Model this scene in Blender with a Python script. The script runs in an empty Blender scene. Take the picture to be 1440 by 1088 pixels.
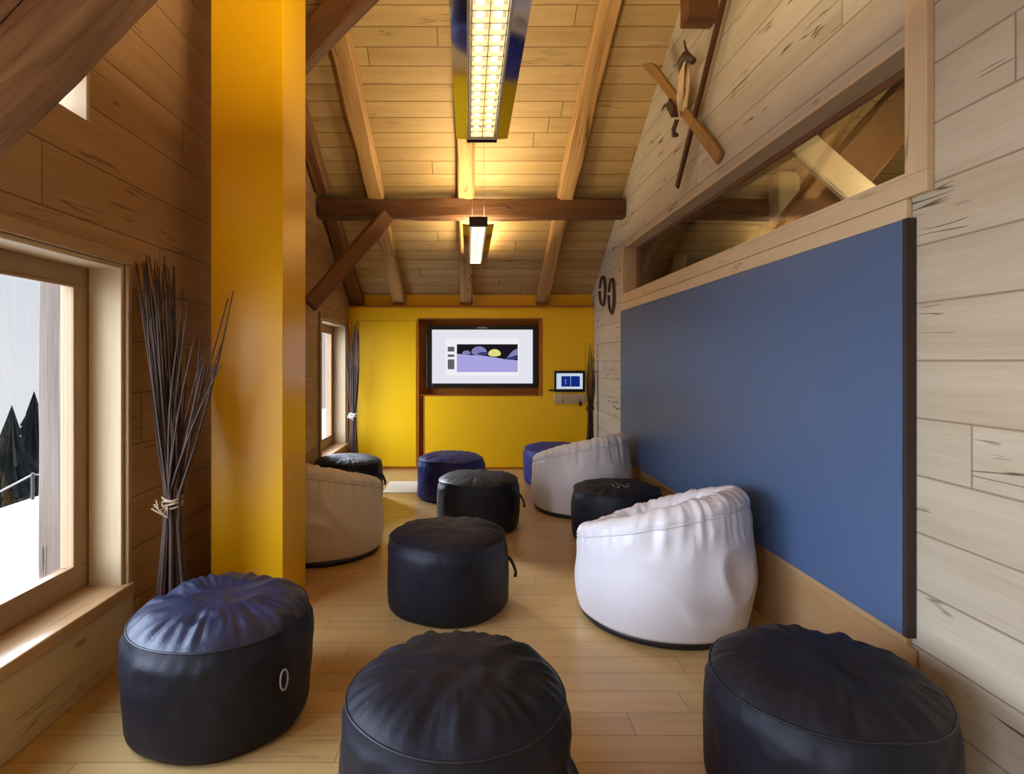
import bpy, bmesh, math, random
from mathutils import Vector, Matrix, noise
C = bpy.context.scene
COL = C.collection
PI = math.pi
rnd = random.Random(7)

# ------------------------------------------------------------------ helpers
def lin(r, g, b):
    f = lambda c: (c/255/12.92) if c/255 <= .04045 else ((c/255+.055)/1.055)**2.4
    return (f(r), f(g), f(b), 1)

class MB:
    """collects shapes into one mesh, with UVs in metres (u along the grain)"""
    def __init__(s):
        s.bm = bmesh.new(); s.uv = s.bm.loops.layers.uv.new('UVMap')
    def box(s, x0, x1, y0, y1, z0, z1, grain='x', M=None, off=True):
        v = [s.bm.verts.new((x, y, z)) for x in (x0, x1) for y in (y0, y1) for z in (z0, z1)]
        o = (rnd.random()*7, rnd.random()*7) if off else (0, 0)
        gi = 'xyz'.index(grain)
        for q in ((0,1,3,2), (4,6,7,5), (0,4,5,1), (2,3,7,6), (0,2,6,4), (1,5,7,3)):
            f = s.bm.faces.new([v[i] for i in q])
            for l in f.loops:
                c = l.vert.co; others = [c[i] for i in range(3) if i != gi]
                if off: l[s.uv].uv = (c[gi]+o[0], others[0]*1.0+others[1]*1.0+o[1])
                else:   l[s.uv].uv = (c[gi], others[-1] if grain != 'z' else others[1])
        if M is not None:
            for p in v: p.co = M @ p.co
        return v
    def beam(s, p0, p1, w, h, rough=.006, seg=None, up=(0,0,1), sides=12, rnd_shape=False, seed=0, chamfer=.012, taper=1.0):
        p0, p1 = Vector(p0), Vector(p1); d = (p1-p0); L = d.length; d.normalize()
        upv = Vector(up); sx = d.cross(upv).normalized(); sz = sx.cross(d).normalized()
        prof = []
        if rnd_shape:
            for k in range(sides):
                a = 2*PI*k/sides; prof.append((math.cos(a)*w/2, math.sin(a)*h/2))
        else:
            c = chamfer; a, b = w/2, h/2
            prof = [(-a+c,-b),(-a*.33,-b),(a*.33,-b),(a-c,-b),(a,-b+c),(a,0),(a,b-c),(a-c,b),(0,b),(-a+c,b),(-a,b-c),(-a,0),(-a,-b+c)]
        n = len(prof); seg = seg or max(2, int(L/.08))
        per = [0]
        for k in range(n): per.append(per[-1]+math.dist(prof[k], prof[(k+1)%n]))
        o = (rnd.random()*9, rnd.random()*9); rings = []
        for i in range(seg+1):
            t = i/seg; q = p0+d*(L*t); ring = []; tp = 1+(taper-1)*t
            for k, (a, b) in enumerate(prof):
                fq = 34 if rnd_shape else 22; j = Vector((t*L*(3.4 if rnd_shape else 2.4)+seed*3.1, a*fq+seed, b*fq))
                n1 = noise.noise(j)*rough*2; n2 = noise.noise(j+Vector((9.1, 4, 2)))*rough*2
                ring.append(s.bm.verts.new(q+sx*(a*tp+n1)+sz*(b*tp+n2)))
            rings.append(ring)
        for i in range(seg):
            for k in range(n):
                f = s.bm.faces.new((rings[i][k], rings[i][(k+1)%n], rings[i+1][(k+1)%n], rings[i+1][k])); f.smooth = rnd_shape
                for l, (ii, kk) in zip(f.loops, ((i,k),(i,k+1),(i+1,k+1),(i+1,k))):
                    l[s.uv].uv = (L*ii/seg+o[0], per[kk]+o[1])
        for ring, rev in ((rings[0], True), (rings[-1], False)):
            f = s.bm.faces.new(ring[::-1] if rev else ring)
            for l in f.loops: l[s.uv].uv = (o[0]+(l.vert.co-p0).dot(sx)*.2, o[1]+(l.vert.co-p0).dot(sz))
    def tube(s, pts, rads, sides=8, cap=True):
        pts = [Vector(p) for p in pts]; rings = []
        if not hasattr(rads, '__len__'): rads = [rads]*len(pts)
        prev = None; L = 0
        for i, p in enumerate(pts):
            d = (pts[min(i+1, len(pts)-1)]-pts[max(i-1, 0)]).normalized()
            if prev is None:
                a = Vector((0,0,1)) if abs(d.z) < .9 else Vector((1,0,0)); x = d.cross(a).normalized()
            else: x = (prev-d*prev.dot(d)).normalized()
            prev = x; y = d.cross(x)
            rings.append([s.bm.verts.new(p+(x*math.cos(2*PI*k/sides)+y*math.sin(2*PI*k/sides))*rads[i]) for k in range(sides)])
        for i in range(len(pts)-1):
            for k in range(sides):
                f = s.bm.faces.new((rings[i][k], rings[i][(k+1)%sides], rings[i+1][(k+1)%sides], rings[i+1][k])); f.smooth = True
                for l, (ii, kk) in zip(f.loops, ((i,k),(i,k+1),(i+1,k+1),(i+1,k))): l[s.uv].uv = (pts[ii].z+ii*.01, kk*.02)
        if cap:
            s.bm.faces.new(rings[0][::-1]); s.bm.faces.new(rings[-1])
    def strip(s, pts, wdir, w, t):
        """a flat strap along pts: width w along wdir, thickness t"""
        pts = [Vector(p) for p in pts]; wd = Vector(wdir).normalized(); rings = []
        for i, p in enumerate(pts):
            d = (pts[min(i+1, len(pts)-1)]-pts[max(i-1, 0)]).normalized(); nn = d.cross(wd).normalized()
            rings.append([s.bm.verts.new(p+wd*(a*w/2)+nn*(b*t/2)) for a, b in ((-1,-1),(1,-1),(1,1),(-1,1))])
        for i in range(len(pts)-1):
            for k in range(4):
                f = s.bm.faces.new((rings[i][k], rings[i][(k+1)%4], rings[i+1][(k+1)%4], rings[i+1][k])); f.smooth = False
        s.bm.faces.new(rings[0][::-1]); s.bm.faces.new(rings[-1])
    def poly(s, pts, flat_uv=True):
        v = [s.bm.verts.new(p) for p in pts]; f = s.bm.faces.new(v)
        for l in f.loops: l[s.uv].uv = (l.vert.co.x, l.vert.co.z)
        return v
    def prism(s, pts, dvec):
        """closed polygon pts extruded by dvec"""
        d = Vector(dvec); a = [s.bm.verts.new(p) for p in pts]; b = [s.bm.verts.new(Vector(p)+d) for p in pts]; n = len(pts)
        fs = [s.bm.faces.new(a), s.bm.faces.new(b[::-1])]
        for k in range(n): fs.append(s.bm.faces.new((a[k], b[k], b[(k+1)%n], a[(k+1)%n])))
        for f in fs:
            for l in f.loops: l[s.uv].uv = (l.vert.co.x+l.vert.co.y*.5, l.vert.co.z+l.vert.co.y)
    def grid(s, rings, close_start=False, close_end=False):
        """rings of equal length joined round"""
        R = [[s.bm.verts.new(p) for p in r] for r in rings]; n = len(R[0])
        for i in range(len(R)-1):
            for k in range(n):
                f = s.bm.faces.new((R[i][k], R[i][(k+1)%n], R[i+1][(k+1)%n], R[i+1][k])); f.smooth = True
        for flag, r in ((close_start, R[0]), (close_end, R[-1])):
            if flag:
                c = s.bm.verts.new(sum((v.co for v in r), Vector())/n)
                for k in range(n):
                    f = s.bm.faces.new((r[k], r[(k+1)%n], c)); f.smooth = True
    def build(s, name, mat, parent=None, bevel=0, M=None, recalc=True):
        if M is not None: s.bm.transform(M)
        if recalc: bmesh.ops.recalc_face_normals(s.bm, faces=s.bm.faces)
        me = bpy.data.meshes.new(name); s.bm.to_mesh(me); s.bm.free()
        me.materials.append(mat)
        o = bpy.data.objects.new(name, me); COL.objects.link(o)
        if parent: o.parent = parent
        if bevel:
            b = o.modifiers.new('bevel', 'BEVEL'); b.width = bevel; b.segments = 2; b.limit_method = 'ANGLE'; b.angle_limit = .7
        return o

def tag(o, label, cat, group=None):
    o['label'] = label; o['category'] = cat
    if group: o['group'] = group
    return o
def thing(name, label, cat, loc=(0,0,0), rz=0, group=None):
    o = bpy.data.objects.new(name, None); COL.objects.link(o); o.empty_display_size = .1
    o.location = loc; o.rotation_euler = (0, 0, rz)
    return tag(o, label, cat, group)
def struct(o):
    o['kind'] = 'structure'; return o

# ------------------------------------------------------------------ materials
def newmat(name):
    m = bpy.data.materials.new(name); m.use_nodes = True; nt = m.node_tree
    return m, nt, nt.nodes['Principled BSDF']
class N:
    def __init__(s, nt): s.nt = nt
    def n(s, t, **kw):
        x = s.nt.nodes.new(t)
        for k, v in kw.items():
            if k.startswith('i_'): x.inputs[k[2:].replace('_', ' ')].default_value = v
            else: setattr(x, k, v)
        return x
    def l(s, a, b): s.nt.links.new(a, b)
    def math(s, op, a, b=None, c=None):
        x = s.nt.nodes.new('ShaderNodeMath'); x.operation = op
        for i, v in enumerate((a, b, c)):
            if v is None: continue
            if isinstance(v, (int, float)): x.inputs[i].default_value = v
            else: s.l(v, x.inputs[i])
        return x.outputs[0]
    def mix(s, f, a, b, mode='MIX'):
        x = s.nt.nodes.new('ShaderNodeMix'); x.data_type = 'RGBA'; x.blend_type = mode
        for i, v in ((0, f), (6, a), (7, b)):
            if isinstance(v, (int, float)): x.inputs[i].default_value = v
            elif isinstance(v, tuple): x.inputs[i].default_value = v
            else: s.l(v, x.inputs[i])
        return x.outputs[2]
    def comb(s, x, y, z):
        c = s.nt.nodes.new('ShaderNodeCombineXYZ')
        for i, v in enumerate((x, y, z)):
            if isinstance(v, (int, float)): c.inputs[i].default_value = v
            else: s.l(v, c.inputs[i])
        return c.outputs[0]
    def noise(s, vec, scale=1, detail=4, rough=.55):
        x = s.n('ShaderNodeTexNoise'); x.inputs['Scale'].default_value = scale; x.inputs['Detail'].default_value = detail; x.inputs['Roughness'].default_value = rough
        s.l(vec, x.inputs['Vector']); return x.outputs[0]
    def ramp(s, f, lo, hi):
        x = s.n('ShaderNodeMapRange'); x.inputs[1].default_value = lo; x.inputs[2].default_value = hi; x.clamp = True
        s.l(f, x.inputs[0]); return x.outputs[0]

def wood(name, light, dark, pw=0, plen=2.5, seam=.004, rough=.6, var=.25, knots=.5, crack=.5, bump=.35, grain=1.0, seamcol=None, fig=1.0, spec=.3):
    m, nt, bs = newmat(name); h = N(nt)
    tc = h.n('ShaderNodeUVMap'); sp = h.n('ShaderNodeSeparateXYZ'); h.l(tc.outputs[0], sp.inputs[0])
    u, v = sp.outputs[0], sp.outputs[1]
    if pw:
        vv = h.math('DIVIDE', v, pw); row = h.math('FLOOR', vv); fr = h.math('SUBTRACT', vv, row)
        wn = h.n('ShaderNodeTexWhiteNoise', noise_dimensions='1D'); h.l(row, wn.inputs['W'])
        uu = h.math('ADD', h.math('DIVIDE', u, plen), h.math('MULTIPLY', wn.outputs[0], 17.3)); col = h.math('FLOOR', uu); fu = h.math('SUBTRACT', uu, col)
        wn2 = h.n('ShaderNodeTexWhiteNoise', noise_dimensions='2D'); h.l(h.comb(row, col, 0), wn2.inputs['Vector'])
        r = wn2.outputs[0]
        ev = h.math('MULTIPLY', h.math('MINIMUM', fr, h.math('SUBTRACT', 1.0, fr)), pw)
        eu = h.math('MULTIPLY', h.math('MINIMUM', fu, h.math('SUBTRACT', 1.0, fu)), plen)
        e = h.math('MINIMUM', ev, eu); sm = h.math('SUBTRACT', 1.0, h.ramp(e, seam*.35, seam))
    else:
        r = h.math('MULTIPLY', 0.5, 1.0); sm = None
    ro = h.math('MULTIPLY', r, 37.0)
    g1 = h.noise(h.comb(h.math('MULTIPLY', u, .8*fig), h.math('MULTIPLY', v, 9*grain), ro), 1, 5, .6)
    g2 = h.noise(h.comb(h.math('MULTIPLY', u, 3.0), h.math('MULTIPLY', v, 75*grain), ro), 1, 3, .6)
    g3 = h.noise(h.comb(h.math('MULTIPLY', u, .7), h.math('MULTIPLY', v, 1.7), ro), 1, 3, .5)
    f = h.math('ADD', h.math('MULTIPLY', h.ramp(g1, .3, .7), .55), h.math('MULTIPLY', h.ramp(g2, .3, .7), .25))
    f = h.math('ADD', f, h.math('MULTIPLY', h.ramp(g3, .35, .65), .2))
    c = h.mix(f, dark, light)
    if var and pw:
        c = h.mix(h.math('MULTIPLY', h.math('SUBTRACT', 1.0, r), var), c, tuple(x*.45 for x in dark[:3])+(1,))
    dk = tuple(x*.22 for x in dark[:3])+(1,)
    if knots:
        vo = h.n('ShaderNodeTexVoronoi'); vo.inputs['Scale'].default_value = 1; vo.inputs['Randomness'].default_value = 1
        h.l(h.comb(h.math('MULTIPLY', u, 1.5), h.math('MULTIPLY', v, 4.2), ro), vo.inputs['Vector'])
        sc = h.n('ShaderNodeSeparateColor'); h.l(vo.outputs['Color'], sc.inputs[0])
        kn = h.math('MULTIPLY', h.math('SUBTRACT', 1.0, h.ramp(vo.outputs['Distance'], .03, .085)), h.math('GREATER_THAN', sc.outputs[0], 1-knots))
        c = h.mix(h.math('MULTIPLY', kn, .75), c, dk)
    if crack:
        cn = h.noise(h.comb(h.math('MULTIPLY', u, .9), h.math('MULTIPLY', v, 16), ro), 1, 2, .5)
        ms = h.noise(h.comb(h.math('MULTIPLY', u, 2.2), h.math('MULTIPLY', v, 6), h.math('ADD', ro, 5.0)), 1, 2, .5)
        ck = h.math('MULTIPLY', h.math('SUBTRACT', 1.0, h.ramp(h.math('ABSOLUTE', h.math('SUBTRACT', cn, .5)), .004, .016)), h.ramp(ms, .58, .63))
        c = h.mix(h.math('MULTIPLY', ck, crack), c, dk)
    hgt = h.math('ADD', h.math('MULTIPLY', g2, .5), g1)
    if crack: hgt = h.math('SUBTRACT', hgt, h.math('MULTIPLY', ck, .8))
    if sm is not None:
        c = h.mix(h.math('MULTIPLY', sm, .85), c, seamcol or dk); hgt = h.math('SUBTRACT', hgt, h.math('MULTIPLY', sm, 1.5))
    h.l(c, bs.inputs['Base Color']); bs.inputs['Roughness'].default_value = rough; bs.inputs['Specular IOR Level'].default_value = spec
    b = h.n('ShaderNodeBump'); b.inputs['Strength'].default_value = bump; b.inputs['Distance'].default_value = .006
    h.l(hgt, b.inputs['Height']); h.l(b.outputs[0], bs.inputs['Normal'])
    return m

def paint(name, col, rough=.5, bump=.05, scale=60, spec=.5, var=.06, metal=0.0, coat=0.0, sheen=0.0):
    m, nt, bs = newmat(name); h = N(nt)
    tc = h.n('ShaderNodeTexCoord')
    f = h.noise(tc.outputs['Object'], scale*.06, 4); fine = h.noise(tc.outputs['Object'], scale, 4)
    c = h.mix(f, tuple(x*(1-var) for x in col[:3])+(1,), tuple(min(1, x*(1+var)) for x in col[:3])+(1,))
    h.l(c, bs.inputs['Base Color']); bs.inputs['Roughness'].default_value = rough; bs.inputs['Specular IOR Level'].default_value = spec
    bs.inputs['Metallic'].default_value = metal; bs.inputs['Coat Weight'].default_value = coat; bs.inputs['Sheen Weight'].default_value = sheen
    if bump:
        b = h.n('ShaderNodeBump'); b.inputs['Strength'].default_value = bump; b.inputs['Distance'].default_value = .004
        h.l(fine, b.inputs['Height']); h.l(b.outputs[0], bs.inputs['Normal'])
    return m

def fabric(name, col, rough=.4, crinkle=.35, scale=14, spec=.5, sheen=0.0, var=.12):
    m, nt, bs = newmat(name); h = N(nt)
    tc = h.n('ShaderNodeTexCoord'); big = h.noise(tc.outputs['Object'], scale, 5, .6); fine = h.noise(tc.outputs['Object'], 320, 2)
    f = h.noise(tc.outputs['Object'], 3, 3)
    c = h.mix(f, tuple(x*(1-var) for x in col[:3])+(1,), tuple(min(1, x*(1+var)) for x in col[:3])+(1,))
    h.l(c, bs.inputs['Base Color']); bs.inputs['Roughness'].default_value = rough; bs.inputs['Specular IOR Level'].default_value = spec
    bs.inputs['Sheen Weight'].default_value = sheen; bs.inputs['Sheen Roughness'].default_value = .5
    rdg = h.math('ABSOLUTE', h.math('SUBTRACT', big, .5))
    hh = h.math('ADD', h.math('MULTIPLY', rdg, -2.0), h.math('MULTIPLY', fine, .06))
    b = h.n('ShaderNodeBump'); b.inputs['Strength'].default_value = crinkle; b.inputs['Distance'].default_value = .02
    h.l(hh, b.inputs['Height']); h.l(b.outputs[0], bs.inputs['Normal'])
    return m

def emit(name, col, strength):
    m = bpy.data.materials.new(name); m.use_nodes = True; nt = m.node_tree; nt.nodes.clear()
    e = nt.nodes.new('ShaderNodeEmission'); e.inputs[0].default_value = col; e.inputs[1].default_value = strength
    o = nt.nodes.new('ShaderNodeOutputMaterial'); nt.links.new(e.outputs[0], o.inputs[0]); return m

def glassmat(name, tint=(1,1,1,1), refl=1.0):
    m = bpy.data.materials.new(name); m.use_nodes = True; nt = m.node_tree; nt.nodes.clear()
    t = nt.nodes.new('ShaderNodeBsdfTransparent'); t.inputs[0].default_value = tint
    g = nt.nodes.new('ShaderNodeBsdfGlossy'); g.inputs['Roughness'].default_value = .01
    fr = nt.nodes.new('ShaderNodeFresnel'); ge = nt.nodes.new('ShaderNodeNewGeometry'); mr = nt.nodes.new('ShaderNodeMapRange')
    mr.inputs[3].default_value = 1.45; mr.inputs[4].default_value = 1/1.45; nt.links.new(ge.outputs['Backfacing'], mr.inputs[0]); nt.links.new(mr.outputs[0], fr.inputs[0])
    mu = nt.nodes.new('ShaderNodeMath'); mu.operation = 'MULTIPLY'; mu.inputs[1].default_value = refl; nt.links.new(fr.outputs[0], mu.inputs[0])
    mx = nt.nodes.new('ShaderNodeMixShader'); o = nt.nodes.new('ShaderNodeOutputMaterial')
    nt.links.new(mu.outputs[0], mx.inputs[0]); nt.links.new(t.outputs[0], mx.inputs[1]); nt.links.new(g.outputs[0], mx.inputs[2]); nt.links.new(mx.outputs[0], o.inputs[0])
    return m

M_floor = wood('oak_floor', lin(208,176,118), lin(180,144,88), pw=.14, plen=1.6, seam=.003, rough=.33, var=.16, knots=.22, crack=.25, bump=.12, spec=.45, seamcol=lin(140,106,66))
M_right = wood('whitewashed_planks', lin(204,194,170), lin(172,158,130), pw=.2, plen=3.4, seam=.0045, rough=.7, var=.12, knots=.32, crack=.95, bump=.45, seamcol=lin(140,122,96))
M_left  = wood('aged_wall_planks', lin(186,150,108), lin(150,114,76), pw=.24, plen=3.0, seam=.004, rough=.6, var=.16, knots=.3, crack=.6, bump=.3, seamcol=lin(98,64,38))
M_ceil  = wood('ceiling_boards', lin(202,172,118), lin(168,136,84), pw=.16, plen=2.6, seam=.006, rough=.6, var=.22, knots=.3, crack=.5, bump=.35, seamcol=lin(112,80,42))
M_raft  = wood('hewn_rafter', lin(205,165,105), lin(150,105,55), rough=.7, knots=.5, crack=1.0, bump=.7)
M_beam  = wood('dark_beam', lin(122,82,46), lin(74,45,24), rough=.65, knots=.4, crack=.9, bump=.7)
M_brace = wood('brown_brace', lin(140,96,56), lin(96,58,30), rough=.65, knots=.4, crack=.7, bump=.6)
M_log   = wood('weathered_log', lin(190,146,106), lin(72,42,26), rough=.75, knots=.5, crack=1.0, bump=1.6, fig=1.2, grain=.7)
M_trim  = wood('pale_spruce_trim', lin(210,188,150), lin(188,164,124), rough=.55, knots=.25, crack=.5, bump=.15)
M_wfr   = wood('window_frame_wood', lin(176,146,108), lin(146,114,80), rough=.5, knots=.2, crack=.3, bump=.12)
M_sill  = wood('sill_wood', lin(194,158,112), lin(166,128,84), rough=.45, knots=.25, crack=.3, bump=.12)
M_post  = wood('grey_weathered_post', lin(112,102,92), lin(78,66,56), rough=.8, knots=.3, crack=1.0, bump=.7)
M_dkframe = paint('dark_oxblood_wood', lin(92,44,14), .5)
M_yellow = paint('yellow_lacquer', lin(250,200,18), .34, .03, 30, .45, .03)
M_ycol   = paint('yellow_column_lacquer', lin(246,188,8), .3, .03, 30, .5, .03)
M_nlin   = paint('orange_brown_lining', lin(170,96,14), .5)
M_blue   = paint('blue_board', lin(74,98,132), .40, .02, 40, .4, .04)
M_bedge  = paint('board_edge_dark', lin(46,32,26), .6)
M_black  = paint('black_plastic', lin(16,15,18), .3, .02)
M_dark   = paint('dark_vinyl', lin(26,22,24), .5)
M_wire   = paint('steel_wire', lin(150,150,150), .3, 0, metal=1.0)
M_mirror = paint('mirror_wing', lin(206,204,200), .06, .0, metal=1.0, var=.02)
M_hous   = paint('grey_housing', lin(190,184,170), .35, 0, metal=.7)
M_louv   = paint('cream_louver', lin(236,220,180), .4, 0)
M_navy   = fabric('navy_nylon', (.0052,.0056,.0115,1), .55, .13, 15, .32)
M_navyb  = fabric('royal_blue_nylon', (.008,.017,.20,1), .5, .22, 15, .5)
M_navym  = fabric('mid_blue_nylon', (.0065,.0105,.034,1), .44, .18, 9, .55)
M_pip    = paint('dark_piping', (.006,.007,.012,1), .5, 0)
M_white  = fabric('white_vinyl_fabric', lin(226,224,224), .40, .16, 6, .5, var=.02)
M_cream  = fabric('cream_vinyl_fabric', lin(218,204,180), .45, .16, 6, .45, var=.02)
M_stick  = wood('dark_stick_bark', lin(96,74,60), lin(42,30,24), rough=.7, knots=0, crack=0, bump=.5)
M_twine  = paint('pale_twine', lin(176,150,116), .8)
M_ski    = wood('old_ski_wood', lin(170,126,72), lin(122,84,44), rough=.5, knots=0, crack=.3, bump=.2)
M_skidk  = wood('dark_ski_wood', lin(84,48,26), lin(46,26,14), rough=.5, knots=0, crack=.3, bump=.2)
M_leath  = paint('dark_leather', lin(70,48,32), .6)
M_pale   = paint('pale_leather', lin(206,176,128), .6)
M_snow   = paint('snow', lin(186,194,206), .8, .2, 8, .2, .02)
M_fir    = paint('dark_fir', lin(16,22,18), .9, .3, 40, .1, .3)
M_bark   = paint('fir_bark', lin(60,48,40), .9)
M_rope   = paint('rope', lin(150,146,140), .8)
M_sheet  = paint('white_sheet', lin(244,236,214), .5, 0, var=.01)
M_metal  = paint('brushed_metal', lin(170,170,170), .3, 0, metal=1.0)
M_glass  = glassmat('window_glass')
M_iglass = glassmat('interior_glass', (.97,.98,.96,1), .8)
M_mark   = paint('pale_grey', lin(165,156,152), .5, 0)

# ------------------------------------------------------------------ dimensions (metres)
EYE = 1.35
XR = 1.571                         # right wall face
YB = 7.277                         # yellow wall face
REAR = -3.6
def xl(y): return -1.5907+.01453*y # left wall face, slightly out of square
SH = Matrix(((1,.01453,0,-1.5907),(0,1,0,0),(0,0,1,0),(0,0,0,1)))
A0, SL = 2.235, .58
RIDGE = 1.0
def roof(y):
    return A0+SL*(YB-y) if y >= RIDGE else A0+SL*(YB-RIDGE)-SL*(RIDGE-y)

# ------------------------------------------------------------------ setting
m = MB(); m.box(-2.2, 4.6, REAR-.3, 7.9, -.12, 0, 'x', off=False)
# floor UV must run x along, y across
for f in m.bm.faces:
    for l in f.loops: l[m.uv].uv = (l.vert.co.x, l.vert.co.y)
struct(m.build('floor', M_floor))

def plank_wall(name, mat, ys, zs, holes, x0, x1, M=None, vshift=0):
    m = MB()
    for i in range(len(ys)-1):
        for j in range(len(zs)-1):
            yc, zc = (ys[i]+ys[i+1])/2, (zs[j]+zs[j+1])/2
            if any(a < yc < b and c < zc < d for a, b, c, d in holes): continue
            m.box(x0, x1, ys[i], ys[i+1], zs[j], zs[j+1], 'y', off=False)
    for f in m.bm.faces:
        for l in f.loops:
            c = l.vert.co; l[m.uv].uv = (c.y + (c.x if abs(f.normal.y) > .5 else 0), c.z+vshift+ (c.x if abs(f.normal.z) > .5 else 0))
    bmesh.ops.remove_doubles(m.bm, verts=m.bm.verts, dist=1e-4)
    # drop faces shared by neighbouring cells
    seen = {}
    for f in m.bm.faces: seen.setdefault(tuple(sorted(v.index for v in f.verts)), []).append(f)
    return struct(m.build(name, mat, M=M))

WH = [(.3, 2.63, .3375, 1.782), (5.93, 7.10, .3375, 1.782), (2.05, 2.40, 2.33, 2.62), (-2.9, -.3, .3375, 2.1)]
plank_wall('wall_left', M_left, [REAR,-2.9,-.3,.3,2.05,2.40,2.63,5.93,7.10,7.7], [0,.3375,1.782,2.1,2.33,2.62,6.3], WH, -.24, 0, SH)
IW = (2.062, 5.84, 1.998, 2.50)    # interior window: y0 y1 z0 z1
plank_wall('wall_right', M_right, [REAR, IW[0], IW[1], 7.7], [0, IW[2], IW[3], 6.3], [IW], XR, XR+.16, None, .05)

# back wall: yellow panelling with a niche, yellow upper wall behind, plain timber wall beyond in the next room
m = MB()
m.box(-1.70, -.63, YB, 7.50, 0, 1.882, 'z'); m.box(-.54, XR-.003, YB, 7.50, 0, .906, 'z')
m.box(-1.70, XR-.003, YB, 7.50, 1.882, 2.034, 'x'); m.box(.93, XR-.003, YB, 7.50, .906, 1.882, 'z')
m.box(-.63, .93, 7.452, 7.50, .906, 1.882, 'x'); m.box(-.63, -.54, 7.40, 7.50, 0, .906, 'z')
m.box(-1.70, XR-.003, 7.37, 7.50, 2.034, 2.6, 'x')
struct(m.build('wall_back', M_yellow))
m = MB(); m.box(XR+.165, 4.6, 7.4, 7.55, 0, 3.2, 'x', off=False); struct(m.build('wall_back_annex', M_ceil))
m = MB(); m.box(4.3, 4.45, REAR, 7.4, 0, 6.2, 'y', off=False); struct(m.build('wall_annex', M_right))
m = MB(); m.box(-1.9, 4.6, REAR-.2, REAR, 0, 6.2, 'x', off=False); struct(m.build('wall_rear', M_right))
# lining of the niche and the slit beside it
m = MB()
m.box(-.629, -.612, 7.274, 7.45, 0, 1.88, 'z'); m.box(-.557, -.541, 7.274, 7.40, 0, .90, 'z')
m.box(-.612, -.541, 7.385, 7.40, 0, .90, 'z')
m.box(-.612, .93, 7.274, 7.45, 1.866, 1.881, 'x'); m.box(.892, .928, 7.274, 7.45, .907, 1.866, 'z'); m.box(-.541, .892, 7.30, 7.45, .907, .922, 'x')
m.box(-.612, .892, 7.44, 7.451, .922, 1.866, 'x')
struct(m.build('trim_1', M_nlin))
# flat yellow door leaf left of the niche
d = MB(); d.box(-1.395, -.645, 7.262, 7.275, .03, 1.84, 'z'); door = d.build('door_1', M_yellow, bevel=.003); struct(door)
d = MB(); d.box(-1.40, 1.56, 7.258, 7.276, .0, .022, 'x'); struct(d.build('baseboard_back', M_nlin))
d = MB(); d.box(-1.47, 1.565, 7.235, 7.275, 2.012, 2.034, 'x'); struct(d.build('trim_2', M_nlin, bevel=.003))

# ceiling, two slopes
m = MB()
for y0, y1 in ((RIDGE, 7.7), (REAR-.2, RIDGE)):
    v = [(-1.95, y0, roof(y0)), (4.7, y0, roof(y0)), (4.7, y1, roof(y1)), (-1.95, y1, roof(y1))]
    a = [m.bm.verts.new(p) for p in v]; b = [m.bm.verts.new((p[0], p[1], p[2]+.12)) for p in v]
    fs = [m.bm.faces.new(a), m.bm.faces.new(b[::-1])]
    for k in range(4): fs.append(m.bm.faces.new((a[k], b[k], b[(k+1)%4], a[(k+1)%4])))
    for f in fs:
        for l in f.loops: l[m.uv].uv = (l.vert.co.x+3, l.vert.co.y*math.hypot(1, SL)+20)
struct(m.build('ceiling', M_ceil))

# ------------------------------------------------------------------ windows
def window(num, y0, y1, z0, z1, mull=None, casing=True, sill=True, sash=.10, jamb=True):
    m = MB()                                         # reveal boards + casing
    m.box(-.145, .002, y1-.022, y1-.001, z0, z1, 'z'); m.box(-.145, .002, y0+.001, y0+.022, z0, z1, 'z')
    m.box(-.145, .002, y0+.022, y1-.022, z1-.022, z1-.001, 'y')
    root = struct(m.build('window_%d' % num, M_trim, M=SH, bevel=.003))
    if casing:
        m = MB()
        m.box(.001, .022, y0-.05, y1+.05, z1, z1+.055, 'y'); m.box(.001, .022, y1, y1+.028, z0-.05, z1, 'z'); m.box(.001, .022, y0-.06, y0, z0-.05, z1, 'z')
        m.build('casing', M_wfr, root, bevel=.004, M=SH)
    m = MB()                                         # fixed frame + sash
    a, b, c, d = y0+.001, y1-.001, z0+.009, z1-.001
    ys = [(a, b)] if not mull else [(a, mull), (mull, b)]
    for ya, yb in ys:
        for (p, q, r_, s_) in ((ya, yb, c, c+sash), (ya, yb, d-sash, d), (ya, ya+sash, c+sash, d-sash), (yb-sash, yb, c+sash, d-sash)):
            m.box(-.215, -.15, p, q, r_, s_, 'y' if q-p > s_-r_ else 'z')
            # thin glazing bead
        e = sash
        for (p, q, r_, s_) in ((ya+e, yb-e, c+e, c+e+.014), (ya+e, yb-e, d-e-.014, d-e), (ya+e, ya+e+.014, c+e, d-e), (yb-e-.014, yb-e, c+e, d-e)):
            m.box(-.165, -.145, p, q, r_, s_, 'y' if q-p > s_-r_ else 'z')
    sf = m.build('sash_frame', M_wfr, root, bevel=.004, M=SH)
    for ya, yb in ys:
        m = MB(); m.box(-.186, -.182, ya+sash-.005, yb-sash+.005, c+sash-.005, d-sash+.005, 'y'); m.build('pane', M_glass, sf, M=SH)
    if sill:
        m = MB(); m.box(-.20, .035, y0-.05, y1+.03, z0-.045, z0+.008, 'y'); m.build('windowsill', M_sill, root, bevel=.006, M=SH)
    return root
window(1, .3, 2.63, .3375, 1.782, mull=1.25)
window(2, 5.93, 7.10, .3375, 1.782)
window(3, 2.05, 2.40, 2.33, 2.62, casing=False, sill=False, sash=.022)
window(4, -2.9, -.3, .3375, 2.1, mull=-1.6)  # unseen window behind the camera, added to let in more daylight

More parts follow.
